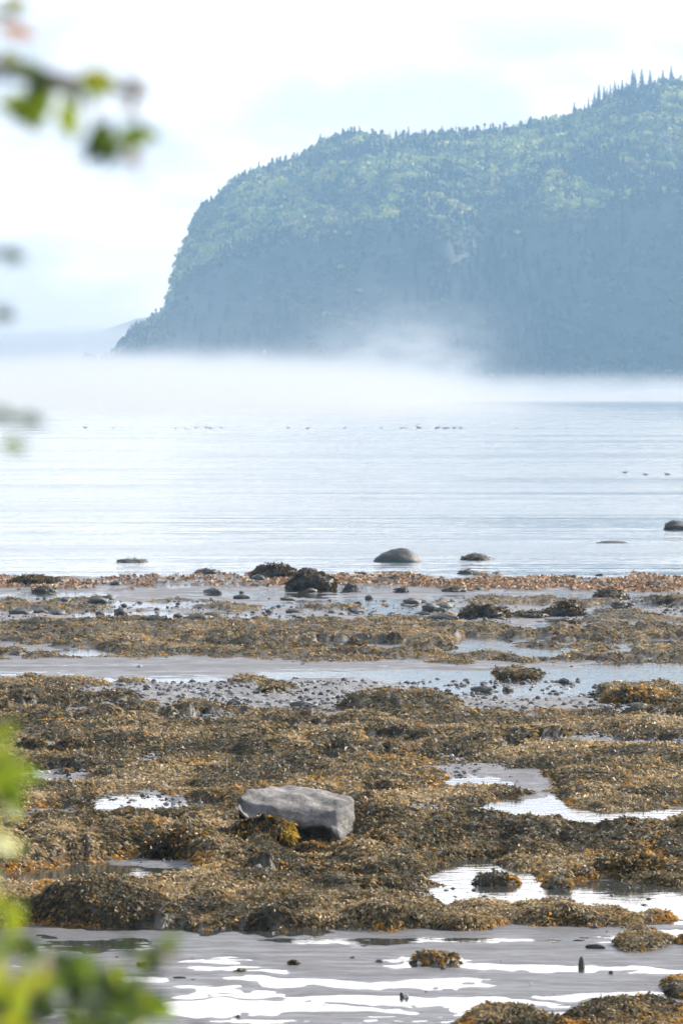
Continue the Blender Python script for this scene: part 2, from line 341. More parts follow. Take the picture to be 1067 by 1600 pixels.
# ------------------------------------------------------------------ seaweed fronds, pebbles
rng = np.random.default_rng(5)
def blades(P, size, tint, K, rng, el=(.1, 1.1), width=.2, outward=None, z0=-.01, nrm=None):
    """K kite shaped fronds per point"""
    n = len(P); P = np.repeat(P, K, 0); size = np.repeat(size, K)*(.6+.8*rng.random(n*K)); tint = np.repeat(tint, K, 0)
    az = rng.random(n*K)*2*np.pi; e = el[0]+(el[1]-el[0])*rng.random(n*K)
    d = np.stack([np.cos(az)*np.cos(e), np.sin(az)*np.cos(e), np.sin(e)], 1)
    if outward is not None: d = d+np.repeat(outward, K, 0); d /= np.linalg.norm(d, axis=1)[:, None]
    rnd = rng.normal(size=(n*K, 3))
    if nrm is not None: rnd = rnd*.55+np.repeat(nrm, K, 0)
    sidev = np.cross(d, rnd); sidev /= np.linalg.norm(sidev, axis=1)[:, None]+1e-9
    wv = sidev*(size*width*(.6+.8*rng.random(n*K)))[:, None]; Ld = d*size[:, None]
    sag = np.zeros((n*K, 3)); sag[:, 2] = -size*.28
    base = P+np.array([0, 0, z0]); mid = base+Ld*.6
    V = np.stack([base, mid-wv, base+Ld+sag, mid+wv], 1).reshape(-1, 3)
    F = np.arange(4*n*K).reshape(-1, 4)
    tv = tint*(.72+.56*rng.random((n*K, 1)))
    return V, F, np.repeat(tv, 4, 0)
WEED_C = np.array([(.07, .054, .026), (.195, .138, .055), (.34, .240, .11), (.47, .355, .20), (.062, .062, .032)])
def weed_tint(X, Y, Z, rng, orange_p):
    n = len(X); patch = fbm(X*1.3, Y*.8, 83, 3)
    idx = np.clip((patch*3.4+1.45+rng.normal(size=n)*.8), 0, 3.99).astype(int)
    c = WEED_C[idx].copy(); g = rng.random(n) < .12; c[g] = WEED_C[4]
    o = rng.random(n) < orange_p
    c[o] = np.array([.50, .255, .035])*(.6+.6*rng.random((o.sum(), 1)))
    return c
def scatter(n, y0, y1, rng, spread=.14):
    # density per ground area falls with distance
    u = rng.random(n); Y = 1/(1/y0*(1-u)+1/y1*u); X = Y*(rng.random(n)*2-1)*spread
    return X, Y
X, Y = scatter(1150000, 31, 110, rng)
wd, gv, og, pl, Z, px, py = shore_map(X, Y)
sl = np.hypot(shore_map(X+.05, Y)[4]-Z, shore_map(X, Y+.05)[4]-Z)/.05
keep = (wd > .12+.25*rng.random(len(X))) & (py > 930) & (rng.random(len(X)) < .5+1.3*sl)
X, Y, Z, wd, py_, px_ = X[keep], Y[keep], Z[keep], wd[keep], py[keep], px[keep]
e = .05; hx = shore_map(X+e, Y)[4]-Z; hy = shore_map(X, Y+e)[4]-Z
nrm_ = np.stack([-hx, -hy, np.full(len(hx), e)], 1)/e; nrm_ /= np.linalg.norm(nrm_, axis=1)[:, None]
outw = np.clip(np.stack([-hx, -hy, np.zeros_like(hx)], 1)/e, -1.2, 1.2)*.9; outw[:, 2] = -.15*np.linalg.norm(outw, axis=1)
on = fbm(X*.9, Y*.8, 91, 3)
lowz = sstep(.13, .03, Z)
on2 = fbm(X*2.2, Y*1.3, 93, 3)
op = np.clip(.012+.4*sstep(.28, .45, on2)*sstep(.0,.35,on)+.8*lowz*sstep(.08, .32, on2)*sstep(1220, 1300, py_)+.25*lowz*sstep(.1, .35, on), 0, .9)
op = np.where(py_ < 1045, .10+.1*on, op)
tint = weed_tint(X, Y, Z, rng, op)
flow = fbm(X*.7+31, Y*.6, 97, 3)*4.0; outw = outw*1.2+.5*np.stack([np.cos(flow), np.sin(flow), 0*flow], 1)
size = (.042+.042*rng.random(len(X)))*np.clip(Y/48, .8, 1.2)
V, F, T = blades(np.stack([X, Y, Z], 1), size, tint, 4, rng, (-.1, .5), .125, outw, -.006, nrm_)
tag(mesh_np('seaweed', V, F, M['weed'], {'tint': T}), 'olive brown bladderwrack with golden tips draped over the low humps', 'seaweed', kind='stuff')
print('seaweed blades', len(F))
# orange weed at the edge of the sea
X, Y = scatter(70000, 104, 120, rng, .12)
wd, gv, og, pl, Z, px, py = shore_map(X, Y)
keep = og > .3+.4*rng.random(len(X)); X, Y, Z = X[keep], Y[keep], Z[keep]; n = len(X)
keep = rng.random(n) < .45; X, Y, Z = X[keep], Y[keep], Z[keep]; n = len(X)
tint = np.array([.42, .25, .14])*(.4+.8*rng.random((n, 1))); gg = rng.random(n); tint[gg < .35] = (.12, .085, .05); tint[gg > .88] = (.62, .48, .36)
V, F, T = blades(np.stack([X, Y, Z], 1), -0+.055+.055*rng.random(n), tint, 4, rng, (.1, 1.2), .28)
tag(mesh_np('orange_seaweed', V, F, M['weed'], {'tint': T}), 'rust orange seaweed in a long strip along the water edge', 'seaweed', kind='stuff')
# pebbles
ICO = None
def ico():
    import bmesh
    bm = bmesh.new(); bmesh.ops.create_icosphere(bm, subdivisions=1, radius=1.0)
    v = np.array([x.co for x in bm.verts]); f = np.array([[q.index for q in x.verts] for x in bm.faces]); bm.free(); return v, f
iv, if_ = ico()
X, Y = scatter(330000, 31, 112, rng)
wd, gv, og, pl, Z, px, py = shore_map(X, Y)
keep = (gv*(1-wd) > .45+.5*rng.random(len(X))) | ((rng.random(len(X)) < .003) & (wd < .3) & (pl < .3)&(og<.2))
keep &= (rng.random(len(X)) < .25+.75*sstep(-.1, .25, fbm(X*1.6, Y*.9, 99, 3)))
keep &= (wd < .3) & (py > 927) & (rng.random(len(X)) < .55)
X, Y, Z = X[keep], Y[keep], Z[keep]; n = len(X)
r = np.minimum(.008+.03*rng.random(n)**3*1.3, .05)*np.clip(Y/60, .7, 1.3)
sc = np.stack([r*(.8+.6*rng.random(n)), r*(.8+.5*rng.random(n)), r*(.45+.4*rng.random(n))], 1)
V = iv[None]*sc[:, None]*(.85+.3*rng.random((n, len(iv), 1))) + np.stack([X, Y, np.maximum(Z, -.01)+sc[:, 2]*.3], 1)[:, None]
F = if_[None]+(np.arange(n)*len(iv))[:, None, None]
pt = np.array([(.05, .05, .055), (.11, .11, .115), (.19, .18, .175), (.36, .34, .33)])[rng.choice(4, n, p=[.45, .33, .17, .05])]*(.6+.6*rng.random((n, 1)))
tag(mesh_np('gravel', V.reshape(-1, 3), F.reshape(-1, 3), M['pebble'], {'tint': np.repeat(pt, len(iv), 0)}), 'grey gravel and small stones strewn over wet mud', 'gravel', kind='stuff')
print('pebbles', n)

# ------------------------------------------------------------------ rocks
def rock_mesh(name, sx, sy, sz, seed, m, parent=None, rough=.22, sub=4, cut=.35):
    import bmesh
    from mathutils import noise as mn
    bm = bmesh.new(); bmesh.ops.create_icosphere(bm, subdivisions=sub, radius=1.0)
    off = Vector((seed*7.3, seed*3.1, seed*1.7))
    for v in bm.verts:
        c = v.co.copy(); n_ = mn.fractal(c*1.3+off, 1.0, 2.0, 4)*rough*1.3 + mn.fractal(c*5+off, .9, 2.1, 3)*rough*.35
        c = c*(1+n_)
        c.z = c.z if c.z > -cut else -cut
        v.co = Vector((c.x*sx, c.y*sy, (c.z)*sz))
    me = bpy.data.meshes.new(name); bm.to_mesh(me); bm.free()
    for p in me.polygons: p.use_smooth = True
    me.materials.append(m); o = bpy.data.objects.new(name, me); COL.objects.link(o)
    if parent is not None: o.parent = parent
    return o
def weed_on(me, n, size, parent, origin, rng, orange=.08, zmin=.02, name='seaweed_cover', wide=.2, dark=1):
    pts = np.array([v.co[:] for v in me.vertices]); nr = np.array([v.normal[:] for v in me.vertices])
    ok = np.where(pts[:, 2] > zmin)[0]; i = rng.choice(ok, n); P = pts[i]+rng.normal(size=(n, 3))*size*.3
    X_, Y_ = P[:, 0]+origin[0], P[:, 1]+origin[1]
    t = weed_tint(X_*2, Y_*2, P[:, 2], rng, orange)*dark
    o_ = nr[i].copy()*.9; o_[:, 2] -= .5
    V, F, T = blades(P, np.full(n, size), t, 5, rng, (-.3, .8), wide, o_, 0)
    return mesh_np(name, V, F, M['weed'], {'tint': T}, parent=parent)
rr = np.random.default_rng(77)
def boulder(name, label, cat, px, pyb, wpx, hpx, seed, weedn=0, m='rock', depth=.7, group=None, z=0.0, orange=.08, rough=.2, zmin=.03):
    g = gp(px, pyb, z); s = wpx*g.y/FPX/2*.93; h = hpx*g.y/FPX*(1.15 if 905 < pyb < 930 else 1)
    root = empty(name, (g.x, g.y+s*depth*.8, z-.02)); tag(root, label, cat, group)
    sz = h/(1.0)
    o = rock_mesh('stone', s, s*depth, sz, seed, M[m], root, rough, 4, .3)
    if weedn: weed_on(o.data, weedn, max(.05, s*.13), root, (g.x, g.y), rr, orange, zmin=h*.02, wide=.22, dark=.5 if pyb < 1200 and orange < .2 else 1)
    return root
BR = [  # label, px, base py, width, height, seed, weed
 ('large rounded dark boulder standing in the sea water clear of the weed', 623, 878, 84, 21, 1, 0),
 ('low weedy rock just right of the large rounded boulder in the sea', 742, 875, 52, 9, 2, 120),
 ('flat brown rock at the edge of the sea, in front of the low weedy one', 730, 897, 32, 7, 3, 60),
 ('grey rock cut off by the right edge, out in the sea', 1064, 828, 56, 14, 4, 0),
 ('low dark strip of reef awash in the sea near the right edge', 957, 849, 54, 4, 5, 0),
 ('thin dark reef awash in the sea on the left, farthest of the left ones', 205, 879, 50, 6, 6, 60),
 ('small flat dark rock in the sea between the thin reef and the weedy mound', 322, 896, 42, 7, 7, 80),
 ('wide brown weedy mound behind the big blocky rock at the water edge', 428, 905, 78, 20, 8, 500),
 ('small lump at the right end of the weedy mound at the water edge', 474, 900, 24, 9, 9, 60),
 ('big blocky dark rock with shaggy top sitting in the orange weed', 487, 922, 80, 25, 10, 500),
 ('small dark cone rock right beside the big blocky one', 547, 926, 26, 14, 11, 60),
 ('tiny flat dark stone in the water above the orange strip', 564, 896, 18, 4, 12, 0),
 ('dark wide stone at the back edge of the orange strip', 612, 909, 36, 8, 13, 60),
 ('dark lump in the front edge of the orange strip, right of a small pool', 627, 927, 22, 9, 14, 50),
 ('flat dark stone in the orange strip, right of centre', 712, 926, 50, 8, 15, 70),
 ('tiny dark stone on the back edge of the orange strip to the right', 937, 900, 16, 5, 16, 0),
 ('brown stone lying in the orange strip by the right edge', 1026, 920, 50, 10, 17, 90),
 ('rounded dark rock in front of the orange strip on the right', 955, 936, 58, 16, 18, 260),
 ('reddish low rock in front of the orange strip at the right edge', 1046, 943, 38, 12, 19, 160),
 ('dark rock mound with weedy slope, left one of the pair on the grey sand', 756, 968, 76, 24, 20, 500),
 ('broad dark mound with long weedy tail, right one of the pair on the grey sand', 883, 964, 76, 22, 21, 420),
 ('low weedy tail running left from the broad dark mound', 826, 966, 66, 10, 22, 200),
 ('small weedy stone on the grey sand right of the broad dark mound', 972, 950, 24, 9, 23, 50),
 ('thin dark stone lying on the grey sand in front of the broad dark mound', 958, 965, 26, 5, 24, 0),
 ('small dark slab on the grey sand, farthest right', 1001, 963, 18, 5, 25, 0),
 ('flat dark weedy stone at the near side of the grey sand', 892, 974, 30, 6, 26, 50),
 ('small weedy stone on the sand spit below the flat dark one', 881, 989, 22, 7, 27, 50),
 ('dark pyramid rock among the gravel and puddles on the left', 240, 981, 62, 17, 28, 160),
 ('dark wide mound with ragged back at the left edge of the water', 50, 916, 84, 14, 29, 420),
 ('dark stone beside the ragged mound on the left', 68, 926, 40, 9, 30, 80),
 ('small dark stone at the left edge below the ragged mound', 20, 941, 36, 8, 31, 80),
 ('dark rock hump standing in the brown weed band at mid distance', 556, 1018, 46, 20, 32, 200),
 ('dark stone in the gravel by the left edge of frame', 24, 953, 22, 9, 33, 30),
 ('low weedy hump islanded in the bright channel', 808, 1062, 66, 10, 34, 400),
 ('small dark stone on top of the hump in the bright channel', 797, 1047, 12, 7, 35, 0),
 ('dark rounded rock among the brown weed near the left edge', 48, 1180, 46, 26, 36, 260),
 ('long dark rock under weed beside the dark rounded one', 110, 1182, 70, 24, 37, 420),
 ('dark weedy rock on the gravel left of centre', 428, 1084, 34, 12, 38, 120),
 ('wide flat orange topped rock on the gravel by the right edge', 1000, 1100, 120, 22, 39, 700),
]
for lab, px0, pb, wp, hp, sd_, wn in BR:
    boulder('sea_rock' if pb < 927 else 'beach_rock', lab, 'rock', px0, pb, wp, hp, sd_, wn, orange=.3 if 'orange topped' in lab else .08, rough=.10 if sd_ in (1,) else .22, z=0.0 if pb<1100 else .03)

# pale boulder in the middle of the weed: a long tilted slab with undercut front and a bright end face
def slab_boulder():
    import bmesh
    from mathutils import noise as mn
    g = gp(466, 1316, .10); k = g.y/FPX
    root = empty('split_boulder', (g.x, g.y, .155)); tag(root, 'long pale grey boulder with undercut front half buried in brown weed', 'boulder')
    # stations along x: (px offset from 466, front bottom z, front top z, back top z, depth) in photo pixels
    st = [(-92, 44, 52, 58, .16, .25, 0), (-80, 26, 50, 70, .06, .5, .0), (-56, 18, 44, 72, .0, .8, .03), (-20, 15, 40, 70, -.02, 1.1, .05), (14, 15, 38, 68, -.03, 1.15, .05),
          (42, 14, 36, 62, -.03, 1.1, .02), (54, 4, 34, 58, -.08, 1.0, -.06), (62, -8, 36, 57, -.12, .95, -.12), (87, -8, 40, 52, .20, .85, .18)]
    bm = bmesh.new(); rings = []
    for dx, zb, zf, zt, yf, yb, yl in st:      # yf front of the upper face, yl lip over the undercut
        x = dx*k; cav = .34 if dx < 50 else yl+.02
        ring = [(x, yf+.10, zf*k*1.12), (x, yf+.02, (zf*.55+zb*.45)*k), (x, yl-.06, (zb+5)*k), (x, yl, zb*k), (x, cav+.05, (zb-1)*k if dx < 50 else zb*k-.03), (x, max(cav, .3)+.05, -10*k), (x, yb, -10*k), (x, yb, zt*k*.75), (x, yb*.8, zt*k), (x, yb*.35+yf*.65+.12, (zt*.75+zf*.25)*k)]
        rings.append([bm.verts.new(p) for p in ring])
    for a, b in zip(rings, rings[1:]):
        for i in range(10): bm.faces.new((a[i], a[(i+1) % 10], b[(i+1) % 10], b[i]))
    bm.faces.new(rings[0][::-1]); bm.faces.new(rings[-1])
    bmesh.ops.recalc_face_normals(bm, faces=bm.faces)
    bmesh.ops.subdivide_edges(bm, edges=bm.edges, cuts=2, use_grid_fill=True)
    for _ in range(1): bmesh.ops.smooth_vert(bm, verts=bm.verts, factor=.3, use_axis_x=True, use_axis_y=True, use_axis_z=True)
    bmesh.ops.subdivide_edges(bm, edges=bm.edges, cuts=1, use_grid_fill=True)
    bmesh.ops.smooth_vert(bm, verts=bm.verts, factor=.4, use_axis_x=True, use_axis_y=True, use_axis_z=True)
    for v in bm.verts:
        c = v.co; v.co = c+Vector((1, 1, 1))*0+Vector((mn.noise(c*6), mn.noise(c*6+Vector((9, 0, 0))), mn.noise(c*6+Vector((0, 9, 0)))))*.04+Vector((mn.noise(c*19), mn.noise(c*19+Vector((3, 0, 0))), mn.noise(c*19+Vector((0, 3, 0)))))*.012
    me = bpy.data.meshes.new('stone'); bm.to_mesh(me); bm.free(); me.materials.append(M['granite'])
    for p in me.polygons: p.use_smooth = True
    o = bpy.data.objects.new('stone', me); COL.objects.link(o); o.parent = root
    # weed hanging over its front left
    n = 900; q = rr.random((n, 2)); P = np.stack([(-95+q[:, 0]*85)*k, -.05-.25*q[:, 1], (36-30*q[:, 1]**.7)*k*np.clip(1-abs(q[:, 0]-.45)*.7, 0, 1)], 1)
    t = weed_tint(P[:, 0]*2, P[:, 1]*2, P[:, 2], rr, .1); t[q[:, 0] > .85] = (.42, .28, .04)
    V, F, T = blades(P, np.full(n, .085), t, 5, rr, (-.5, .8), .2, np.tile(np.array([[0, -.6, -.4]]), (n, 1)), 0)
    mesh_np('seaweed_cover', V, F, M['weed'], {'tint': T}, parent=root)
    return root
slab_boulder()
HUMPS = [('shaggy weed covered hump below the left end of the pale boulder', 418, 1330, 54, 24, 70), ('rounded weedy hump under the undercut of the pale boulder', 488, 1336, 50, 17, 71),
         ('broad weedy hump right of the pale boulder, dark on its left side', 596, 1342, 78, 34, 72), ('long weedy hump left of the pale boulder, sloping down to the pool', 300, 1340, 150, 36, 73),
         ('low hump of weed tucked at the right corner of the pale boulder', 540, 1336, 44, 20, 74), ('weedy hump behind the bright pool on the right', 985, 1368, 130, 26, 75)]
for lab, px0, pb, wp, hp, sd_ in HUMPS:
    boulder('weedy_rock', lab, 'rock', px0, pb, wp, hp, sd_, int(wp*14), z=.03, rough=.15)

# small things on the near sand
def small_stone(label, px, py, wpx, hpx, seed, m='rock', name='beach_stone'):
    g = gp(px, py); s = wpx*g.y/FPX/2; o = rock_mesh(name, s, s*.8, hpx*g.y/FPX, seed, M[m], None, .2, 3, .3); o.location = (g.x, g.y, 0.006); tag(o, label, 'stone')
small_stone('upright dark stone standing alone on the bright wet sand', 908, 1512, 10, 16, 81)
small_stone('tiny dark stone right of the upright one on the wet sand', 954, 1522, 7, 5, 82)
small_stone('small dark stone left of the weedy clump on the near sand', 593, 1504, 13, 4, 83)
small_stone('small dark stone farthest left of the row by the weedy clump', 551, 1499, 10, 4, 84)
small_stone('dark stone touching the right foot of the weedy clump', 692, 1515, 9, 5, 85)
small_stone('dark half of a mussel shell pair on the near sand', 628, 1558, 8, 6, 86)
small_stone('white shell beside the dark one on the near sand', 635, 1559, 7, 5, 87, 'pale', 'white_shell')
small_stone('small dark pebble alone on the left near sand', 112, 1523, 6, 5, 88)
small_stone('tiny white shell on the near sand at right of centre', 829, 1540, 4, 5, 89, 'pale', 'white_shell')
small_stone('pale stone in the foot of the weedy clump on the near sand', 668, 1507, 9, 6, 90, 'pale', 'pale_stone')
small_stone('pale pebble at the left foot of the weedy clump on the near sand', 655, 1507, 7, 4, 91, 'pale', 'pale_stone')
small_stone('pale stone beside the gold weed at the right edge', 1043, 1549, 12, 9, 92, 'granite', 'pale_stone')
small_stone('flat grey stone below the gold clump on the upper right sand', 996, 1483, 18, 5, 93, 'granite', 'flat_stone')
small_stone('light rock poking from the weed left of the dark puddle', 401, 1368, 22, 16, 94, 'granite', 'pale_stone')
sproto = rock_mesh('dark_stone', .13, .10, .075, 201, M['rock'], None, .25, 3, .3); rs = random.Random(14); cnt = 0
bandst = [((20, 700), (932, 972), 34, 'dark stone among the gravel and puddles of the middle flat, left part', 'dark stones on the left middle flat'), ((520, 1060), (932, 990), 18, 'dark stone on the grey sand around the pair of mounds', 'dark stones on the right grey sand'),
          ((160, 1060), (1066, 1112), 24, 'dark stone lying in the grey gravel below the bright channel', 'dark stones in the gravel'), ((90, 1060), (905, 928), 14, 'dark stone lying in the orange weed strip', 'dark stones in the orange strip')]
for (xa, xb), (ya, yb), n_, lab, g_ in bandst:
    for _ in range(n_):
        o = sproto if cnt == 0 else sproto.copy()
        if cnt: COL.objects.link(o)
        cnt += 1; g = gp(rs.uniform(xa, xb), rs.uniform(ya, yb)); q = rs.uniform(.5, 1.9)*(.7 if ya > 1000 else 1)
        o.location = (g.x, g.y, .015); o.scale = (q*rs.uniform(.9, 1.7), q, q*rs.uniform(.7, 1.2)); o.rotation_euler = (0, 0, rs.uniform(0, 6)); tag(o, lab, 'stone', g_)
def log(label, px, py, wpx, hpx, seed, rz=0.1):
    g = gp(px, py); s = wpx*g.y/FPX/2; o = rock_mesh('driftwood', s, s*.28, hpx*g.y/FPX/2, seed, M['wood'], None, .10, 3, .8); o.location = (g.x, g.y, hpx*g.y/FPX/2*.7); o.rotation_euler = (0, .03, rz); tag(o, label, 'driftwood')
log('thick dark driftwood piece on the right sand', 930, 1483, 32, 9, 95, -.2)
log('thin dark stick on the left sand near the leaves', 281, 1529, 20, 4, 96, .1)
log('short thin twig lying right of the thin dark stick', 302, 1532, 9, 2.5, 97, .3)
log('sliver of dark wood at the edge of the wet sand above the thick piece', 905, 1470, 20, 2.5, 98, .1)
def tuftlet(label, px, py, wpx, n, size, orange):
    g = gp(px, py); s = wpx*g.y/FPX/2; q = rr.normal(size=(n, 2))*.45; P = np.stack([q[:, 0]*s, q[:, 1]*s*.6, np.full(n, .006)], 1)
    t = weed_tint(P[:, 0]*3+px, P[:, 1]*3, P[:, 2], rr, orange); V, F, T = blades(P, np.full(n, size), t, 5, rr, (.1, 1.3), .2, None, 0)
    o = mesh_np('seaweed_scrap', V, F, M['weed'], {'tint': T}); o.location = (g.x, g.y, 0); tag(o, label, 'seaweed')
tuftlet('small gold and brown scrap of weed on the left sand above the dark stick', 222, 1510, 12, 22, .04, .5)
tuftlet('small dark scrap of weed on the sand left of centre', 375, 1519, 20, 16, .035, 0)
tuftlet('thin spiky scrap of weed standing on the left middle sand', 459, 1509, 10, 10, .06, 0)

# ------------------------------------------------------------------ water birds
def tube(path, radii, seg=10, flat=None):
    V = []; F = []
    for i, (p, r) in enumerate(zip(path, radii)):
        p = Vector(p); a = Vector(path[max(i-1, 0)]); b = Vector(path[min(i+1, len(path)-1)]); d = (b-a).normalized()
        u = Vector((0, 1, 0)); v_ = d.cross(u).normalized()
        fl = flat[i] if flat else 1
        for s in range(seg):
            t = 2*math.pi*s/seg; V.append(tuple(p+u*math.cos(t)*r*fl+v_*math.sin(t)*r))
    for i in range(len(path)-1):
        for s in range(seg):
            F.append((i*seg+s, i*seg+(s+1) % seg, (i+1)*seg+(s+1) % seg, (i+1)*seg+s))
    return V, F
def make_bird():
    r = empty('sea_duck', (0, 0, 0))
    path = [(-.27, 0, .10), (-.22, 0, .085), (-.15, 0, .07), (-.05, 0, .055), (.06, 0, .055), (.13, 0, .075), (.165, 0, .11), (.178, 0, .15), (.185, 0, .18), (.20, 0, .205), (.225, 0, .21), (.245, 0, .205)]
    rad = [.006, .035, .07, .095, .093, .072, .045, .032, .033, .042, .036, .006]
    V, F = tube(path, rad, 12, [1.5, 1.4, 1.2, 1.15, 1.1, 1, 1, 1, 1, .9, .9, .8])
    mesh_np('body', V, F, M['feather'], None, True, r)
    V, F = tube([(.235, 0, .205), (.262, 0, .198), (.285, 0, .192)], [.016, .012, .004], 8, [1, 1.3, 1.6]); mesh_np('bill', V, F, M['bill'], None, True, r)
    return r
def copy_tree(o, parent=None):
    c = o.copy(); COL.objects.link(c); c.parent = parent
    for ch in o.children: copy_tree(ch, c)
    return c
bird0 = make_bird(); first = True
rb = random.Random(3)
birds = [(976, 739, 1, 'duck on the near water, highest and leftmost of the three at right'), (1008, 742, .9, 'duck on the near water, middle one of the three at right'), (1042, 742, 1, 'duck on the near water, nearest the right edge')]
FAR = [(134, 1.2), (179, .9), (205, .6), (275, .8), (290, .8), (307, 1.), (323, 1.1), (330, 1.1), (346, .9), (451, 1.), (481, 1.2), (539, 1), (596, 1.1), (628, 1.), (634, .8), (654, 1.4), (683, 1.4), (694, 1.2), (699, 1.1), (709, 1.2), (720, 1.2), (571, .6), (806, .8), (844, .7), (884, .7)]
for px0, s in FAR:
    if px0 < 360: lab, g_ = 'tiny duck in the sparse line at the fog edge, left stretch', 'ducks in the left stretch of the far line'
    elif px0 < 610: lab, g_ = 'tiny duck in the far line on the water at mid frame', 'ducks in the middle stretch of the far line'
    elif px0 < 750: lab, g_ = 'tiny dark duck in the tight cluster right of centre in the far line', 'ducks clustered in the far line'
    else: lab, g_ = 'faint duck in the far line over blue water at right', 'ducks in the right stretch of the far line'
    birds.append((px0, 669+rb.uniform(-.4, .8), s, lab, g_))
for b in birds:
    o = bird0 if first else copy_tree(bird0); first = False
    g = gp(b[0], b[1]); o.location = (g.x, g.y, -.02); o.rotation_euler = (0, 0, rb.choice([0, math.pi])+rb.uniform(-.6, .6)); sc_ = b[2]*(.72 if len(b) == 4 else 1.0); o.scale = (sc_,)*3
    tag(o, b[3], 'duck', b[4] if len(b) > 4 else 'ducks on the near water')

# ------------------------------------------------------------------ headland
YR = 2620.0
prof_px = [(100, 640), (150, 600), (168, 568), (180, 558), (190, 545), (200, 530), (212, 520), (225, 514), (240, 503), (255, 492), (266, 487), (271, 470), (274, 450), (277, 430), (284, 405), (294, 383), (301, 358), (306, 340), (322, 326), (340, 312), (355, 300), (372, 284), (395, 274), (420, 265), (450, 254), (480, 246), (500, 231), (520, 222), (555, 214), (590, 217), (640, 219), (680, 217), (720, 213), (780, 208), (850, 194), (893, 186), (920, 177), (950, 162), (985, 146), (1010, 140), (1040, 134), (1067, 132), (1150, 118), (1300, 105), (1500, 110), (1800, 150)]
rx = np.array([(p[0]-533.5)/FPX*YR for p in prof_px]); rz = np.array([max(-4, CAM_H+(604-p[1])/FPX*YR) for p in prof_px])
def ridge(X): return np.interp(X, rx, rz)
def headland_z(X, Y):
    jag = 5*fbm(X/22, Y/30, 101, 4)+2.0*fbm(X/6, Y/9, 103, 3)
    Rz = ridge(X+jag*sstep(0, 60, YR-Y)*.2)
    ysh = 2290+ 150*sstep(0, -150, X) + 26*fbm(X/60, X*0+3, 105, 3) + 60*sstep(60, 220, X)*0
    t = (Y-ysh)/(YR-ysh)
    t = t + .11*fbm(X/42, Y/90, 107, 3)*np.clip(t*3, 0, 1)*np.clip((1-t)*4, 0, 1)
    pr = np.interp(t, [-.2, 0, .09, .14, .31, .46, .60, .78, .92, 1.0, 1.06, 1.25, 1.6], [-.06, 0, .06, .12, .58, .68, .79, .90, .96, 1.0, .98, .55, -.02])
    return Rz*pr + jag*.5*np.clip(pr*3, 0, 1)*np.clip(np.abs(1-t)*3, .15, 1), t
hX = np.linspace(-185, 500, 420); hY = np.concatenate([np.linspace(2230, 2640, 230), np.linspace(2645, 2900, 44)])
HX, HY = np.meshgrid(hX, hY); HZ, HT = headland_z(HX, HY)
tag(mesh_np('headland', np.stack([HX, HY, HZ], -1).reshape(-1, 3), grid_faces(len(hY), len(hX)), M['cliff'], None, True), 'high wooded headland dropping in a cliff to the bay', 'headland', kind='structure')

# wood on the headland: crowns made of leaf clumps
rt = np.random.default_rng(12)
def wood():
    n = 17000
    X = rt.uniform(-180, 470, n); Y = rt.uniform(2290, 2690, n); Z, T_ = headland_z(X, Y)
    k = (Z > 6) & (T_ > .03)
    # steep rock keeps fewer trees
    steep = (T_ > .12) & (T_ < .33); k &= ~(steep & (rt.random(n) < .15))
    X, Y, Z, T_ = X[k], Y[k], Z[k], T_[k]; n = len(X)
    sp_ = fbm(X/45, Y/45, 121, 4)
    R = (2.5+2.3*rt.random(n)**1.5)*(1-.25*(sp_ > .18)); R = R*np.where(T_ < .33, .75, 1.0); H = R*(1.3+.5*rt.random(n)); con = (rt.random(n) < np.where(sp_ > .12, .75, .07)) | ((T_ > .95) & (rt.random(n) < .4))
    R = np.where(con, R*.5, R); H = np.where(con, 4.5+3*rt.random(n), H)
    base = np.array([(.27, .33, .05), (.13, .19, .035), (.42, .41, .08), (.05, .09, .025)])[rt.choice(4, n, p=[.35, .3, .2, .15])]
    rust = rt.random(n) < .03; base[rust] = (.22, .13, .05); base[con] = (.018, .036, .02); dk = (T_ < .37) & (rt.random(n) < .985); base[dk] *= .26; md = (fbm(X/26, Y/26, 133, 2) < -.12) & ~dk; base[md] *= .6   # crowns on the steep ground darkened, cliff shade put into their tint
    K = 44
    d = rt.normal(size=(n, K, 3)); d /= np.linalg.norm(d, axis=2)[:, :, None]; d[:, :, 2] = np.abs(d[:, :, 2])*1.1-.25
    lob = 1+.28*np.sin(d[:, :, 0]*5+rt.random((n, 1))*6)*np.cos(d[:, :, 1]*5+rt.random((n, 1))*6)
    rad = (.75+.3*rt.random((n, K)))*lob
    q = rt.random((n, K)); hh = q*1.0
    cone = np.stack([np.cos(d[:, :, 0]*9)*(1-q)*1.0, np.sin(d[:, :, 0]*9)*(1-q)*1.0, q*1.3-.1], 2)
    C = d*rad[:, :, None]; C = np.where(con[:, None, None], cone, C)
    C = C*np.stack([R, R, H*.5+R*0], 1)[:, None]
    C = np.where(con[:, None, None], C*np.array([1, 1, 2.0]), C+np.array([0, 0, 1])*(H*.45)[:, None, None])
    P = C+np.stack([X, Y, Z], 1)[:, None]
    nn = d+rt.normal(size=d.shape)*.45; nn /= np.linalg.norm(nn, axis=2)[:, :, None]
    up = rt.normal(size=d.shape); a = np.cross(nn, up); a /= np.linalg.norm(a, axis=2)[:, :, None]; b = np.cross(nn, a)
    s = (.55+.55*rt.random((n, K, 1)))*np.where(con, .8, 1.0)[:, None, None]
    V = np.stack([P-a*s-b*s*.7, P+a*s-b*s*.6, P+a*s*.8+b*s*.7, P-a*s*.9+b*s*.8], 2).reshape(-1, 3)
    F = np.arange(len(V)).reshape(-1, 4)
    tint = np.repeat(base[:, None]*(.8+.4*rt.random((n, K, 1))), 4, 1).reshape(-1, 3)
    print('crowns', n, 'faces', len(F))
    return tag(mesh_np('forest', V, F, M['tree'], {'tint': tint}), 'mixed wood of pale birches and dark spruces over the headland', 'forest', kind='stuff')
wood()

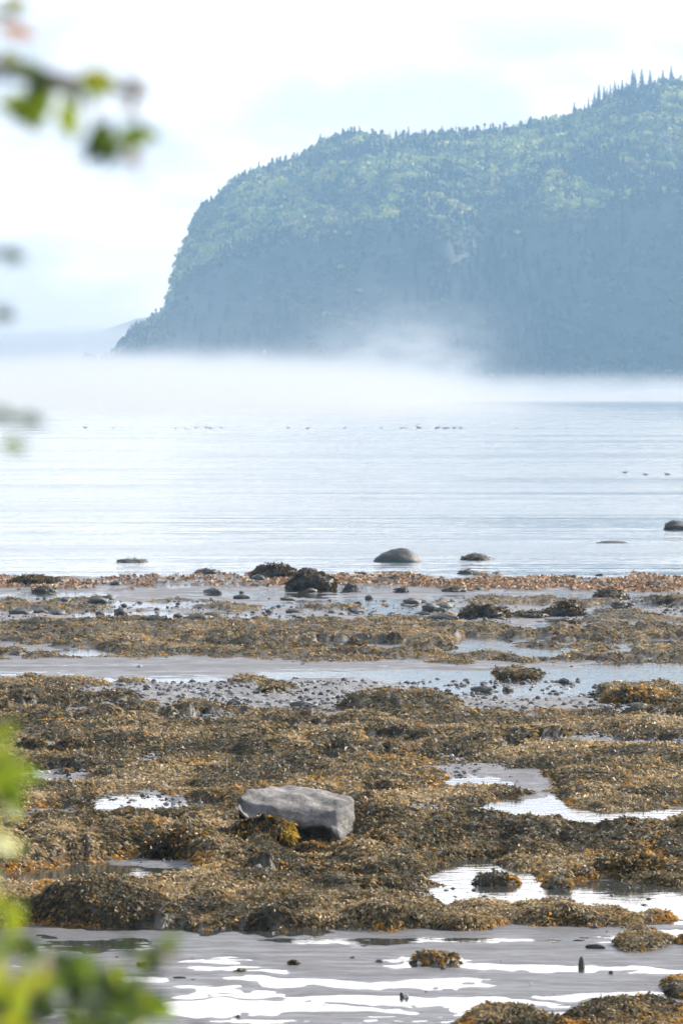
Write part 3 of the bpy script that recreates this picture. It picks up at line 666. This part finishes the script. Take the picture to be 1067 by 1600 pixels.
# single spruces on the skyline
def spruce_mesh(seed, tiers, spread=.17):
    spread *= 1.45
    r_ = random.Random(seed); V = []; F = []
    for i in range(tiers):
        t = i/tiers; z = .12+.86*t; R = spread*(1-t)**.85*(.75+.5*r_.random())+.012; nb = 9 if t < .7 else 6
        for k in range(nb):
            a = 2*math.pi*(k+r_.random()*.8)/nb; Rk = R*(.6+.6*r_.random()); dr = .045+.04*(1-t)
            c, s_ = math.cos(a), math.sin(a); px_, py_ = -s_*.03*(1.2-t), c*.03*(1.2-t); i0 = len(V)
            V += [(0, 0, z+.035), (c*Rk*.55+px_, s_*Rk*.55+py_, z-.2*dr), (c*Rk, s_*Rk, z-dr*1.0), (c*Rk*.55-px_, s_*Rk*.55-py_, z-.2*dr), (c*Rk*.5, s_*Rk*.5, z-dr*1.25)]
            F += [(i0, i0+1, i0+2, i0+3), (i0, i0+3, i0+4, i0+1)]
    return V, F
def cone_tube(r0, r1, h, seg=7):
    V = [(math.cos(2*math.pi*i/seg)*r0, math.sin(2*math.pi*i/seg)*r0, 0) for i in range(seg)]+[(math.cos(2*math.pi*i/seg)*r1, math.sin(2*math.pi*i/seg)*r1, h) for i in range(seg)]
    return V, [(i, (i+1) % seg, (i+1) % seg+seg, i+seg) for i in range(seg)]
protos = []
for sd_, tr, sprd in ((1, 15, .17), (2, 17, .135), (3, 13, .2)):
    r_ = empty('spruce_tree', (0, 0, 0)); V, F = spruce_mesh(sd_, tr, sprd); mesh_np('crown', V, F, M['conifer'], None, False, r_)
    V, F = cone_tube(.016, .004, .97); mesh_np('trunk', V, F, M['bark'], None, True, r_); protos.append(r_)
sr = empty('dead_spruce', (0, 0, 0)); V, F = cone_tube(.022, .006, 1.0); mesh_np('trunk', V, F, M['bark'], None, True, sr)
V, F = spruce_mesh(9, 7, .07); mesh_np('branches', V, F, M['conifer'], None, False, sr)
c4 = lambda L_: [(250+x/3.442, 180+y/3.442, h, s) for x, y, h, s in L_]
c2 = lambda L_: [(534+x/2, 80+y/2, h, s) for x, y, h, s in L_]
c3 = lambda L_: [(x/3.557, 460+y/3.557, h, s) for x, y, h, s in L_]
TREES = []
TREES += [t+('tall spruce in the row on the highest ridge at right', 'spruces on the highest right ridge') for t in c2([(725, 152, 20, 0), (757, 158, 14, 0), (788, 122, 24, 0), (802, 98, 30, 0), (818, 103, 28, 0), (838, 100, 26, 0), (852, 86, 30, 0), (875, 84, 28, 0), (887, 92, 22, 0), (908, 50, 30, 0), (936, 49, 30, 0), (962, 52, 30, 0), (988, 72, 22, 0), (1002, 52, 28, 0), (1028, 40, 32, 0), (1058, 78, 12, 0), (915, 62, 24, 0), (770, 140, 22, 0), (827, 112, 24, 0), (863, 100, 22, 0)])]
TREES += [t+('spruce top showing on the level middle skyline', 'spruces on the middle skyline') for t in c2([(5, 233, 12, 0), (20, 236, 10, 0), (30, 231, 14, 0), (42, 236, 12, 0), (55, 227, 16, 0), (100, 242, 10, 0), (120, 248, 9, 0), (150, 250, 9, 0), (168, 240, 14, 0), (190, 243, 14, 0), (208, 231, 19, 0), (225, 252, 10, 0), (250, 238, 16, 0), (262, 236, 17, 0), (285, 250, 12, 0), (305, 240, 16, 0), (313, 226, 22, 0), (330, 240, 15, 0), (240, 248, 12, 0), (200, 246, 12, 0), (375, 232, 12, 0), (390, 244, 8, 0), (180, 248, 12, 0), (345, 246, 9, 0)])]
TREES += [t+('thin dead or bare spruce sticking up from the middle skyline', 'bare spruces on the skyline') for t in c2([(356, 224, 15, 1), (558, 210, 10, 1), (572, 210, 10, 1), (621, 205, 9, 1), (577, 212, 9, 1)])+c4([(680, 190, 12, 1), (725, 198, 11, 1), (737, 189, 13, 1), (760, 196, 9, 1), (935, 78, 11, 1), (803, 153, 14, 1), (293, 440, 10, 1)])]
TREES += [t+('spruce on the upper left shoulder of the headland', 'spruces on the left shoulder') for t in c4([(862, 88, 22, 0), (875, 112, 16, 0), (950, 88, 12, 0), (980, 64, 13, 0), (1012, 62, 14, 0), (1030, 54, 15, 0), (1045, 57, 14, 0), (818, 170, 12, 0), (832, 165, 11, 0), (625, 226, 12, 0), (610, 235, 11, 0), (533, 236, 18, 0), (550, 262, 11, 0), (487, 266, 14, 0), (500, 275, 11, 0), (420, 303, 22, 0), (405, 328, 18, 0), (390, 350, 16, 0), (435, 330, 12, 0)])]
TREES += [t+('spruce at the brink of the headland above its vertical drop', 'spruces at the brink above the drop') for t in c4([(203, 488, 26, 0), (222, 508, 20, 0), (212, 500, 22, 0), (267, 464, 15, 0), (255, 480, 13, 0), (325, 404, 17, 0), (360, 393, 15, 0), (340, 425, 12, 0), (375, 375, 12, 0), (195, 530, 16, 0), (180, 632, 9, 0), (120, 765, 7, 0)])]
TREES += [t+('small spruce on the low wooded toe at the foot of the cliff', 'spruces on the low toe') for t in c3([(660, 252, 10, 0), (700, 216, 10, 0), (715, 205, 10, 0), (762, 134, 21, 0), (775, 150, 15, 0), (805, 168, 9, 0), (835, 108, 17, 0), (846, 116, 14, 0), (880, 122, 10, 0), (890, 112, 12, 0), (930, 82, 11, 0), (740, 178, 11, 0), (645, 300, 9, 0)])]
TREES += [t+('bare pointed spruce standing tallest on the low toe', 'bare spruce on the low toe') for t in c3([(912, 50, 15, 1)])]
used = set(); rq = random.Random(8)
for px0, py0, hpx, snag, lab, g_ in TREES:
    yy = YR - (0 if px0 > 300 else 15); p = at(px0, py0, yy); gz = float(headland_z(np.array([p.x]), np.array([p.y]))[0][0])
    h = max(hpx*YR/FPX*1.2, min(p.z-gz+1.0, 17))
    src = sr if snag else protos[rq.randrange(3)]
    o = src if id(src) not in used else copy_tree(src); used.add(id(src))
    o.location = (p.x, p.y, p.z-h); wsc = h*rq.uniform(.9, 1.25); o.scale = (wsc, wsc, h); o.rotation_euler = (0, 0, rq.uniform(0, 6))
    tag(o, lab, 'tree', g_)

# far hill, islet and low shore beyond the bay
hp = [(-260, 520), (-120, 518), (0, 516), (60, 515), (105, 514), (145, 511), (162, 507), (180, 499), (205, 491), (240, 488), (300, 486), (420, 500), (560, 530)]
fx = np.array([(p[0]-533.5)/FPX*3320 for p in hp]); fz = np.array([5+(610-p[1])/FPX*3320 for p in hp])
X_, Y_ = np.meshgrid(np.linspace(fx[0], fx[-1], 200), np.linspace(3250, 3420, 24))
tt = (Y_-3250)/170; Z_ = np.interp(X_, fx, fz)*np.sin(np.clip(tt*2.0, 0, 2)*math.pi/2*.5*1.0+.0)**.6+.9*fbm(X_/10, Y_/10, 131, 3)*np.clip(tt*5, 0, 1)
tag(mesh_np('distant_hill', np.stack([X_, Y_, Z_-2], -1).reshape(-1, 3), grid_faces(24, 200), M['hill'], None, True), 'faint blue hill beyond the fog behind the headland tip', 'hill', kind='structure')
g = at(142, 556, 2500); o = rock_mesh('islet', 9.0, 9, g.z+1.5, 140, M['cliff'], None, .07, 4, .3); o.location = (g.x, g.y, 0); tag(o, 'small rounded islet poking from the fog left of the headland', 'islet', kind='structure')
V, F = [], []
shore_p = [(640, .4), (700, 1.0), (760, 1.5), (820, 1.9), (850, 2.0), (868, 1.2), (880, 2.6), (910, 3.0), (960, 3.2), (1000, 4.6), (1067, 5.2), (1200, 6)]
sx = np.array([(p[0]-533.5)/FPX*2080 for p in shore_p]); sz_ = np.array([p[1] for p in shore_p])
X_, Y_ = np.meshgrid(np.linspace(sx[0], sx[-1], 240), np.linspace(2070, 2240, 20)); tt = (Y_-2070)/170
Z_ = np.interp(X_, sx, sz_)*np.sin(np.clip(tt*math.pi, 0, math.pi))**.5*(1+.35*fbm(X_/6, Y_/14, 151, 4))-.25
tag(mesh_np('low_shore', np.stack([X_, Y_, Z_], -1).reshape(-1, 3), grid_faces(20, 240), M['shore'], None, True), 'low pale shore under the headland across the bay', 'shore', kind='structure')
g = gp(918, 625.5); o = rock_mesh('pale_reef', 5.2, 3, 1.5, 152, M['pale'], None, .15, 3, .3); o.location = (g.x, g.y, 0); tag(o, 'low white reef on the far water in front of the low shore', 'rock')

# ------------------------------------------------------------------ leaves close to the viewer
rl = random.Random(21)
LEAFC = [(.24, .30, .012), (.15, .22, .012), (.38, .38, .015), (.05, .09, .012), (.022, .04, .012)]
def leaf_geo(V, F, C, base, direction, normal, length, width, tint):
    d = direction.normalized(); s_ = d.cross(normal).normalized(); nn = s_.cross(d)
    prof = [(0, .08), (.18, .62), (.42, 1.0), (.68, .8), (.88, .38), (1.0, .02)]; i0 = len(V)
    for t, w_ in prof:
        c = base+d*length*t-nn*length*.18*t*t
        for q in (-1, 0, 1): V.append(tuple(c+s_*q*w_*width*.5+nn*abs(q)*w_*width*.12)); C.append(tint)
    for i in range(len(prof)-1):
        for q in range(2): a = i0+i*3+q; F.append((a, a+1, a+4, a+3))
def bush(name, label, cat, Y, twigs, leaves, parts, base_xyz):
    root = empty(name, base_xyz); tag(root, label, cat); off = Vector(base_xyz)
    V = []; F = []
    for pts, r0, r1 in twigs:
        P = [Vector(p)-off for p in pts]; n = len(P); seg = 6; i0 = len(V)
        for i, p in enumerate(P):
            a = P[max(i-1, 0)]; b = P[min(i+1, n-1)]; d = (b-a).normalized(); u = d.cross(Vector((0, 1, .2))).normalized(); v_ = d.cross(u); r = r0+(r1-r0)*i/(n-1)
            for s in range(seg): V.append(tuple(p+(u*math.cos(2*math.pi*s/seg)+v_*math.sin(2*math.pi*s/seg))*r))
        for i in range(n-1):
            for s in range(seg): F.append((i0+i*seg+s, i0+i*seg+(s+1) % seg, i0+(i+1)*seg+(s+1) % seg, i0+(i+1)*seg+s))
    mesh_np('branches', V, F, M['bark'], None, True, root)
    V = []; F = []; C = []
    for p, ln, tint, dr in leaves:
        d = Vector(dr) if dr else Vector((rl.uniform(-1, 1), rl.uniform(-.6, .6), rl.uniform(-1, .6)))
        nrm = Vector((rl.uniform(-.6, .6), -1+rl.uniform(0, .8), rl.uniform(-.3, 1)))
        leaf_geo(V, F, C, Vector(p)-off, d, nrm, ln, ln*.62, tint)
    mesh_np('leaves', V, F, M['leaf'], {'tint': np.array(C)}, True, root)
    return root
def curve(a, b, sag=.0, n=7):
    a, b = Vector(a), Vector(b); return [a.lerp(b, i/(n-1))+Vector((0, 0, sag*math.sin(math.pi*i/(n-1)))) for i in range(n)]
YB = 4.0; mm = YB/FPX
def P4(px, py, dy=0): return at(px, py, YB+dy)
# leafy branch reaching in high on the left, from a small tree whose stem stands outside the frame
stem_x = -.85; tw = []; lv = []
tw.append((curve((stem_x, 4.1, 3.3), (stem_x+.03, 4.0, 5.9), .0), .022, .008))
def branch(px, py, z0, sag=.02, r=.003, dy=0): tw.append((curve((stem_x+.02, 4.02, z0), P4(px, py, dy), sag),   .009, r*.9))
branch(150, 128, 5.28, .015); branch(232, 150, 5.27, .05); tw.append((curve(P4(150, 128), P4(226, 205), .01), .0022, .001)); tw.append((curve(P4(120, 122), P4(160, 220), .01), .0022, .001)); tw.append((curve(P4(60, 115), P4(30, 185), .0), .0018, .001))
branch(25, 20, 5.3, 0); branch(12, 395, 5.1, 0); branch(45, 655, 5.0, 0)
TOP = [(20, 108, .022, 1, (1, 0, .1)), (64, 132, .02, 1, (-.2, 0, -1)), (100, 128, .02, 3, (.6, 0, -.8)), (112, 175, .018, 3, (0, 0, -1)), (18, 182, .022, 0, (1, 0, 0)), (178, 215, .022, 3, (-.2, 0, -1)), (152, 188, .018, 2, (.4, 0, -1)), (222, 195, .02, 3, (-.6, 0, -.6)), (205, 228, .016, 5, (.2, 0, -1)), (85, 122, .018, 5, (.5, 0, -.2)), (52, 112, .032, 0, (.3, 0, -1)), (40, 120, .026, 3, (1, 0, -.3)), (70, 118, .02, 4, (-.4, 0, -1)), (122, 118, .030, 2, (1, 0, -.3)), (140, 112, .022, 1, (.2, 0, -1)), (104, 155, .026, 0, (.1, 0, -1)), (30, 168, .022, 1, (.8, 0, -.8)), (50, 180, .014, 3, (-1, 0, -.2)), (-2, 165, .024, 0, (.9, 0, .1)), (172, 188, .032, 4, (-.5, 0, -1)), (145, 210, .02, 1, (1, 0, -.4)), (160, 200, .022, 3, (.1, 0, -1)), (235, 202, .026, 1, (-1, 0, -.4)), (215, 205, .018, 0, (.9, 0, -.2)), (195, 130, .020, 5, (1, 0, -.2)), (210, 145, .018, 5, (-.3, 0, -1)), (190, 245, .014, 5, (1, 0, -.4)), (-2, 42, .026, 6, (1, 0, -.2)), (2, 12, .02, 2, (1, 0, .2)), (-4, 90, .02, 2, (1, 0, -.2)), (0, 395, .018, 3, (1, 0, -.2)), (30, 652, .018, 3, (1, 0, -.2)), (2, 690, .018, 1, (1, 0, -.3)), (-12, 488, .016, 3, (1, 0, -.2)), (-12, 640, .02, 3, (1, 0, -.5))]
PAL = LEAFC+[(.28, .22, .17), (.50, .20, .03)]
for px0, py0, ln, ci, dr in TOP:
    lv.append((P4(px0, py0, rl.uniform(-.12, .12)), ln*1.45, PAL[ci], dr)); lv.append((P4(px0+rl.uniform(-6, 6), py0+rl.uniform(-5, 5), rl.uniform(-.1, .1)), ln*1.1, PAL[ci], dr))
for i in range(160):    # the rest of the small tree, left of the frame
    p = Vector((stem_x+rl.gauss(0, .16), 4.1+rl.gauss(0, .35), rl.uniform(4.3, 6.0))); 
    if p.x/p.y < -.112: lv.append((p, rl.uniform(.02, .035), PAL[rl.randrange(4)], None))
bush('young_tree', 'blurred leafy twigs of a young tree reaching in at upper left', 'tree', YB, tw, lv, None, (stem_x, 4.1, 3.3))
# shrub at lower left
tw = []; lv = []
def clump(px, py, sx, sy, n, pal, ln=(.02, .036)):
    n = int(n*.85)
    for i in range(n):
        lv.append((P4(px+rl.gauss(0, sx), py+rl.gauss(0, sy), rl.uniform(.25, .85)), rl.uniform(*ln)*1.1, PAL[rl.choice(pal)], None))
for a, b, s_ in (((-.75, 4.1, 3.3), P4(195, 1500), -.02), ((-.7, 4.1, 3.3), P4(250, 1480), -.04), ((-.65, 4.1, 3.3), P4(90, 1500), .0), ((-.7, 4.2, 3.3), P4(40, 1470), 0), ((-.75, 4.0, 3.3), P4(30, 1200), .02), ((-.72, 4.0, 3.3), P4(8, 1390), .02), ((-.6, 4.0, 3.3), P4(150, 1520), .0), ((-.75, 4.0, 3.3), P4(5, 1150), .02)):
    tw.append((curve(a, b, s_), .005, .0012))
clump(2, 1208, 14, 20, 20, [0, 0, 1, 2, 2]); clump(-5, 1170, 12, 20, 6, [0, 1, 2]); clump(0, 1322, 9, 14, 6, [0, 2]); clump(-2, 1400, 10, 16, 8, [0, 1, 2])
clump(20, 1570, 34, 26, 50, [0, 0, 2, 2, 3, 4]); clump(75, 1515, 20, 16, 20, [0, 1, 3, 3, 5]); clump(130, 1575, 36, 20, 46, [0, 1, 3, 4, 3]); clump(205, 1570, 24, 20, 34, [0, 1, 3, 4]); clump(60, 1500, 12, 12, 8, [2, 0, 3]); clump(100, 1515, 14, 16, 18, [3, 4, 1]); clump(197, 1528, 9, 22, 18, [3, 4, 1], (.014, .024))
clump(212, 1497, 12, 6, 8, [1, 0, 4, 3], (.020, .03)); clump(250, 1484, 13, 7, 8, [1, 0, 3, 5], (.020, .03)); clump(0, 1490, 16, 16, 10, [0, 5, 1]); clump(152, 1525, 7, 10, 4, [3, 1], (.014, .02)); clump(42, 1480, 5, 10, 2, [1], (.014, .018)); clump(100, 1650, 120, 26, 120, [0, 1, 2, 3, 4]); clump(-60, 1560, 30, 60, 60, [0, 1, 2, 3])
bush('leafy_shrub', 'blurred bright green shrub filling the lower left corner', 'shrub', YB, tw, lv, None, (-.7, 4.1, 3.3))

# every repeat gets the label of its own place in its row
def ordinal(n):
    w_ = ['first', 'second', 'third', 'fourth', 'fifth', 'sixth', 'seventh', 'eighth', 'ninth', 'tenth', 'eleventh', 'twelfth', 'thirteenth', 'fourteenth', 'fifteenth', 'sixteenth', 'seventeenth', 'eighteenth', 'nineteenth']
    if n <= 19: return w_[n-1]
    t, u = divmod(n, 10); return {2: 'twent', 3: 'thirt'}[t]+('ieth' if u == 0 else 'y-'+w_[u-1])
ROWS = {}
for o in COL.objects:
    if o.parent is None and o.get('group') and o.get('category'): ROWS.setdefault(o['group'], []).append(o)
SHORT = {'spruces on the highest right ridge': ('spruce', 'in the row on the highest right ridge'), 'spruces on the middle skyline': ('spruce top', 'on the level middle skyline'), 'bare spruces on the skyline': ('bare thin spruce', 'along the whole skyline'),
         'spruces on the left shoulder': ('spruce', 'on the upper left shoulder of the headland'), 'spruces at the brink above the drop': ('spruce', 'at the brink above the vertical drop'), 'spruces on the low toe': ('small spruce', 'on the low toe of the cliff'),
         'ducks in the left stretch of the far line': ('duck', 'in the left stretch of the far line'), 'ducks in the middle stretch of the far line': ('duck', 'in the middle stretch of the far line'), 'ducks clustered in the far line': ('duck', 'in the dark cluster of the far line'), 'ducks in the right stretch of the far line': ('faint duck', 'in the right stretch of the far line'),
         'dark stones on the left middle flat': ('dark stone', 'among the puddles of the middle flat'), 'dark stones on the right grey sand': ('dark stone', 'around the pair of mounds on grey sand'), 'dark stones in the gravel': ('dark stone', 'in the gravel below the bright channel'), 'dark stones in the orange strip': ('dark stone', 'in the orange weed strip')}
for g_, lst in ROWS.items():
    if g_ not in SHORT: continue
    lst.sort(key=lambda o: o.location.x/max(o.location.y, 1)); a_, b_ = SHORT[g_]; n_ = len(lst)
    for i, o in enumerate(lst):
        pos = 'leftmost '+a_ if i == 0 else 'rightmost '+a_ if i == n_-1 else f'{ordinal(i+1)} {a_} from the left' if i < n_/2 else f'{ordinal(n_-i)} {a_} from the right'
        o['label'] = f'{pos} {b_}'

# ------------------------------------------------------------------ haze and fog
def box(name, x0, x1, y0, y1, z0, z1, m):
    v = [(x, y, z) for z in (z0, z1) for y in (y0, y1) for x in (x0, x1)]
    f = [(0, 2, 3, 1), (4, 5, 7, 6), (0, 1, 5, 4), (2, 6, 7, 3), (0, 4, 6, 2), (1, 3, 7, 5)]
    return mesh_np(name, v, f, m)
def vol_mat(name, color, density, aniso):
    m = bpy.data.materials.new(name); m.use_nodes = True; t = m.node_tree; t.nodes.clear()
    o = t.nodes.new('ShaderNodeOutputMaterial'); v = t.nodes.new('ShaderNodeVolumePrincipled'); t.links.new(v.outputs[0], o.inputs['Volume'])
    v.inputs['Color'].default_value = (*color, 1); v.inputs['Density'].default_value = density; v.inputs['Anisotropy'].default_value = aniso
    return m, t.nodes.new, t.links.new, v
hm, *_ = vol_mat('haze_air', (.42, .70, 1.0), .00021, 0.0)
tag(box('haze', -950, 950, -40, 3460, -1.6, 330, hm), 'thin blue haze filling the air over the bay', 'haze', kind='stuff')
fm, Nn, Ln, v = vol_mat('sea_fog', (.72, .745, .78), 0.0, 0.25)
tc = Nn('ShaderNodeTexCoord'); sp = Nn('ShaderNodeSeparateXYZ'); Ln(tc.outputs['Object'], sp.inputs[0]); X_, Y_, Z_ = sp.outputs
mr = lambda s, a, b, c, d, sm=True: mrange(Nn, Ln, s, a, b, c, d, sm)
mt = lambda op, a, b=None: math_node(Nn, Ln, op, a, b)
n1 = noise(Nn, Ln, .011, 3, .5, mapscale=(1, .35, 1.6)); n2 = noise(Nn, Ln, .035, 2, .5, mapscale=(1, .4, 1.4))
wob = mt('ADD', mt('MULTIPLY', mt('SUBTRACT', n1, .5), 1.0), mt('MULTIPLY', mt('SUBTRACT', n2, .5), .5))
# layer over the water: depth grows offshore, thins out to the right
topk = mt('ADD', mr(X_, -40, 75, .0078, .0018), mt('MULTIPLY', wob, .014))
top = mt('MULTIPLY', topk, Y_)
n3 = noise(Nn, Ln, .06, 3, .6, mapscale=(1, .3, 2.2))
lay = mt('MULTIPLY', mr(mt('ADD', mt('SUBTRACT', Z_, top), mt('MULTIPLY', mt('SUBTRACT', n3, .5), 14)), -6, 8, 1, 0), mr(Y_, 380, 1200, 0, 1))
lay = mt('MULTIPLY', lay, mr(n3, .3, .7, .35, 1.35))
ledge = mt('ADD', X_, mt('MULTIPLY', wob, 60))
lay = mt('MULTIPLY', lay, mt('MAXIMUM', mr(ledge, 15, 55, 1, 0), mr(Y_, 1500, 2100, 0, .4)))
lay = mt('MULTIPLY', lay, .0055)
# plume in front of the headland
def gauss(cx, cy_, cz, sx_, sy_, sz__):
    a = mt('POWER', mt('DIVIDE', mt('SUBTRACT', X_, cx), sx_), 2); b = mt('POWER', mt('DIVIDE', mt('SUBTRACT', Y_, cy_), sy_), 2); c = mt('POWER', mt('DIVIDE', mt('SUBTRACT', Z_, cz), sz__), 2)
    return mt('EXPONENT', mt('MULTIPLY', mt('ADD', mt('ADD', a, b), c), -1))
pl1 = gauss(30, 2080, 4, 33, 90, 29); pl1 = mt('MULTIPLY', mt('MULTIPLY', pl1, mr(wob, -.25, .3, .2, 1.7)), mr(n3, .32, .68, .25, 1.6)); pl1 = mt('MULTIPLY', pl1, .013)
pl2 = mt('MULTIPLY', gauss(-60, 2150, 4, 90, 90, 44), .0010)
# mist behind the tip of the headland, hiding the foot of the far hill
back = mt('MULTIPLY', mt('MULTIPLY', mr(Y_, 2680, 2800, 0, 1), mr(X_, 20, -60, 0, 1)), mt('ADD', mr(mt('ADD', Z_, mt('MULTIPLY', wob, 14)), 30, 52, .012, 0), .0011))
sh = mt('MULTIPLY', mt('MULTIPLY', mr(Y_, 1250, 2000, 0, 1), mr(Z_, 2, 15, 1, 0)), mr(n3, .3, .7, .0008, .0040))
tot = mt('ADD', mt('ADD', mt('ADD', lay, pl1), mt('ADD', pl2, back)), sh)
Ln(tot, v.inputs['Density'])
fog = box('sea_fog', -420, 420, 320, 3240, -.4, 125, fm)
tag(fog, 'white fog bank lying on the water with a plume rising before the headland', 'fog', kind='stuff')
try: fm.cycles.volume_step_rate = .2
except Exception as ex: print(ex)
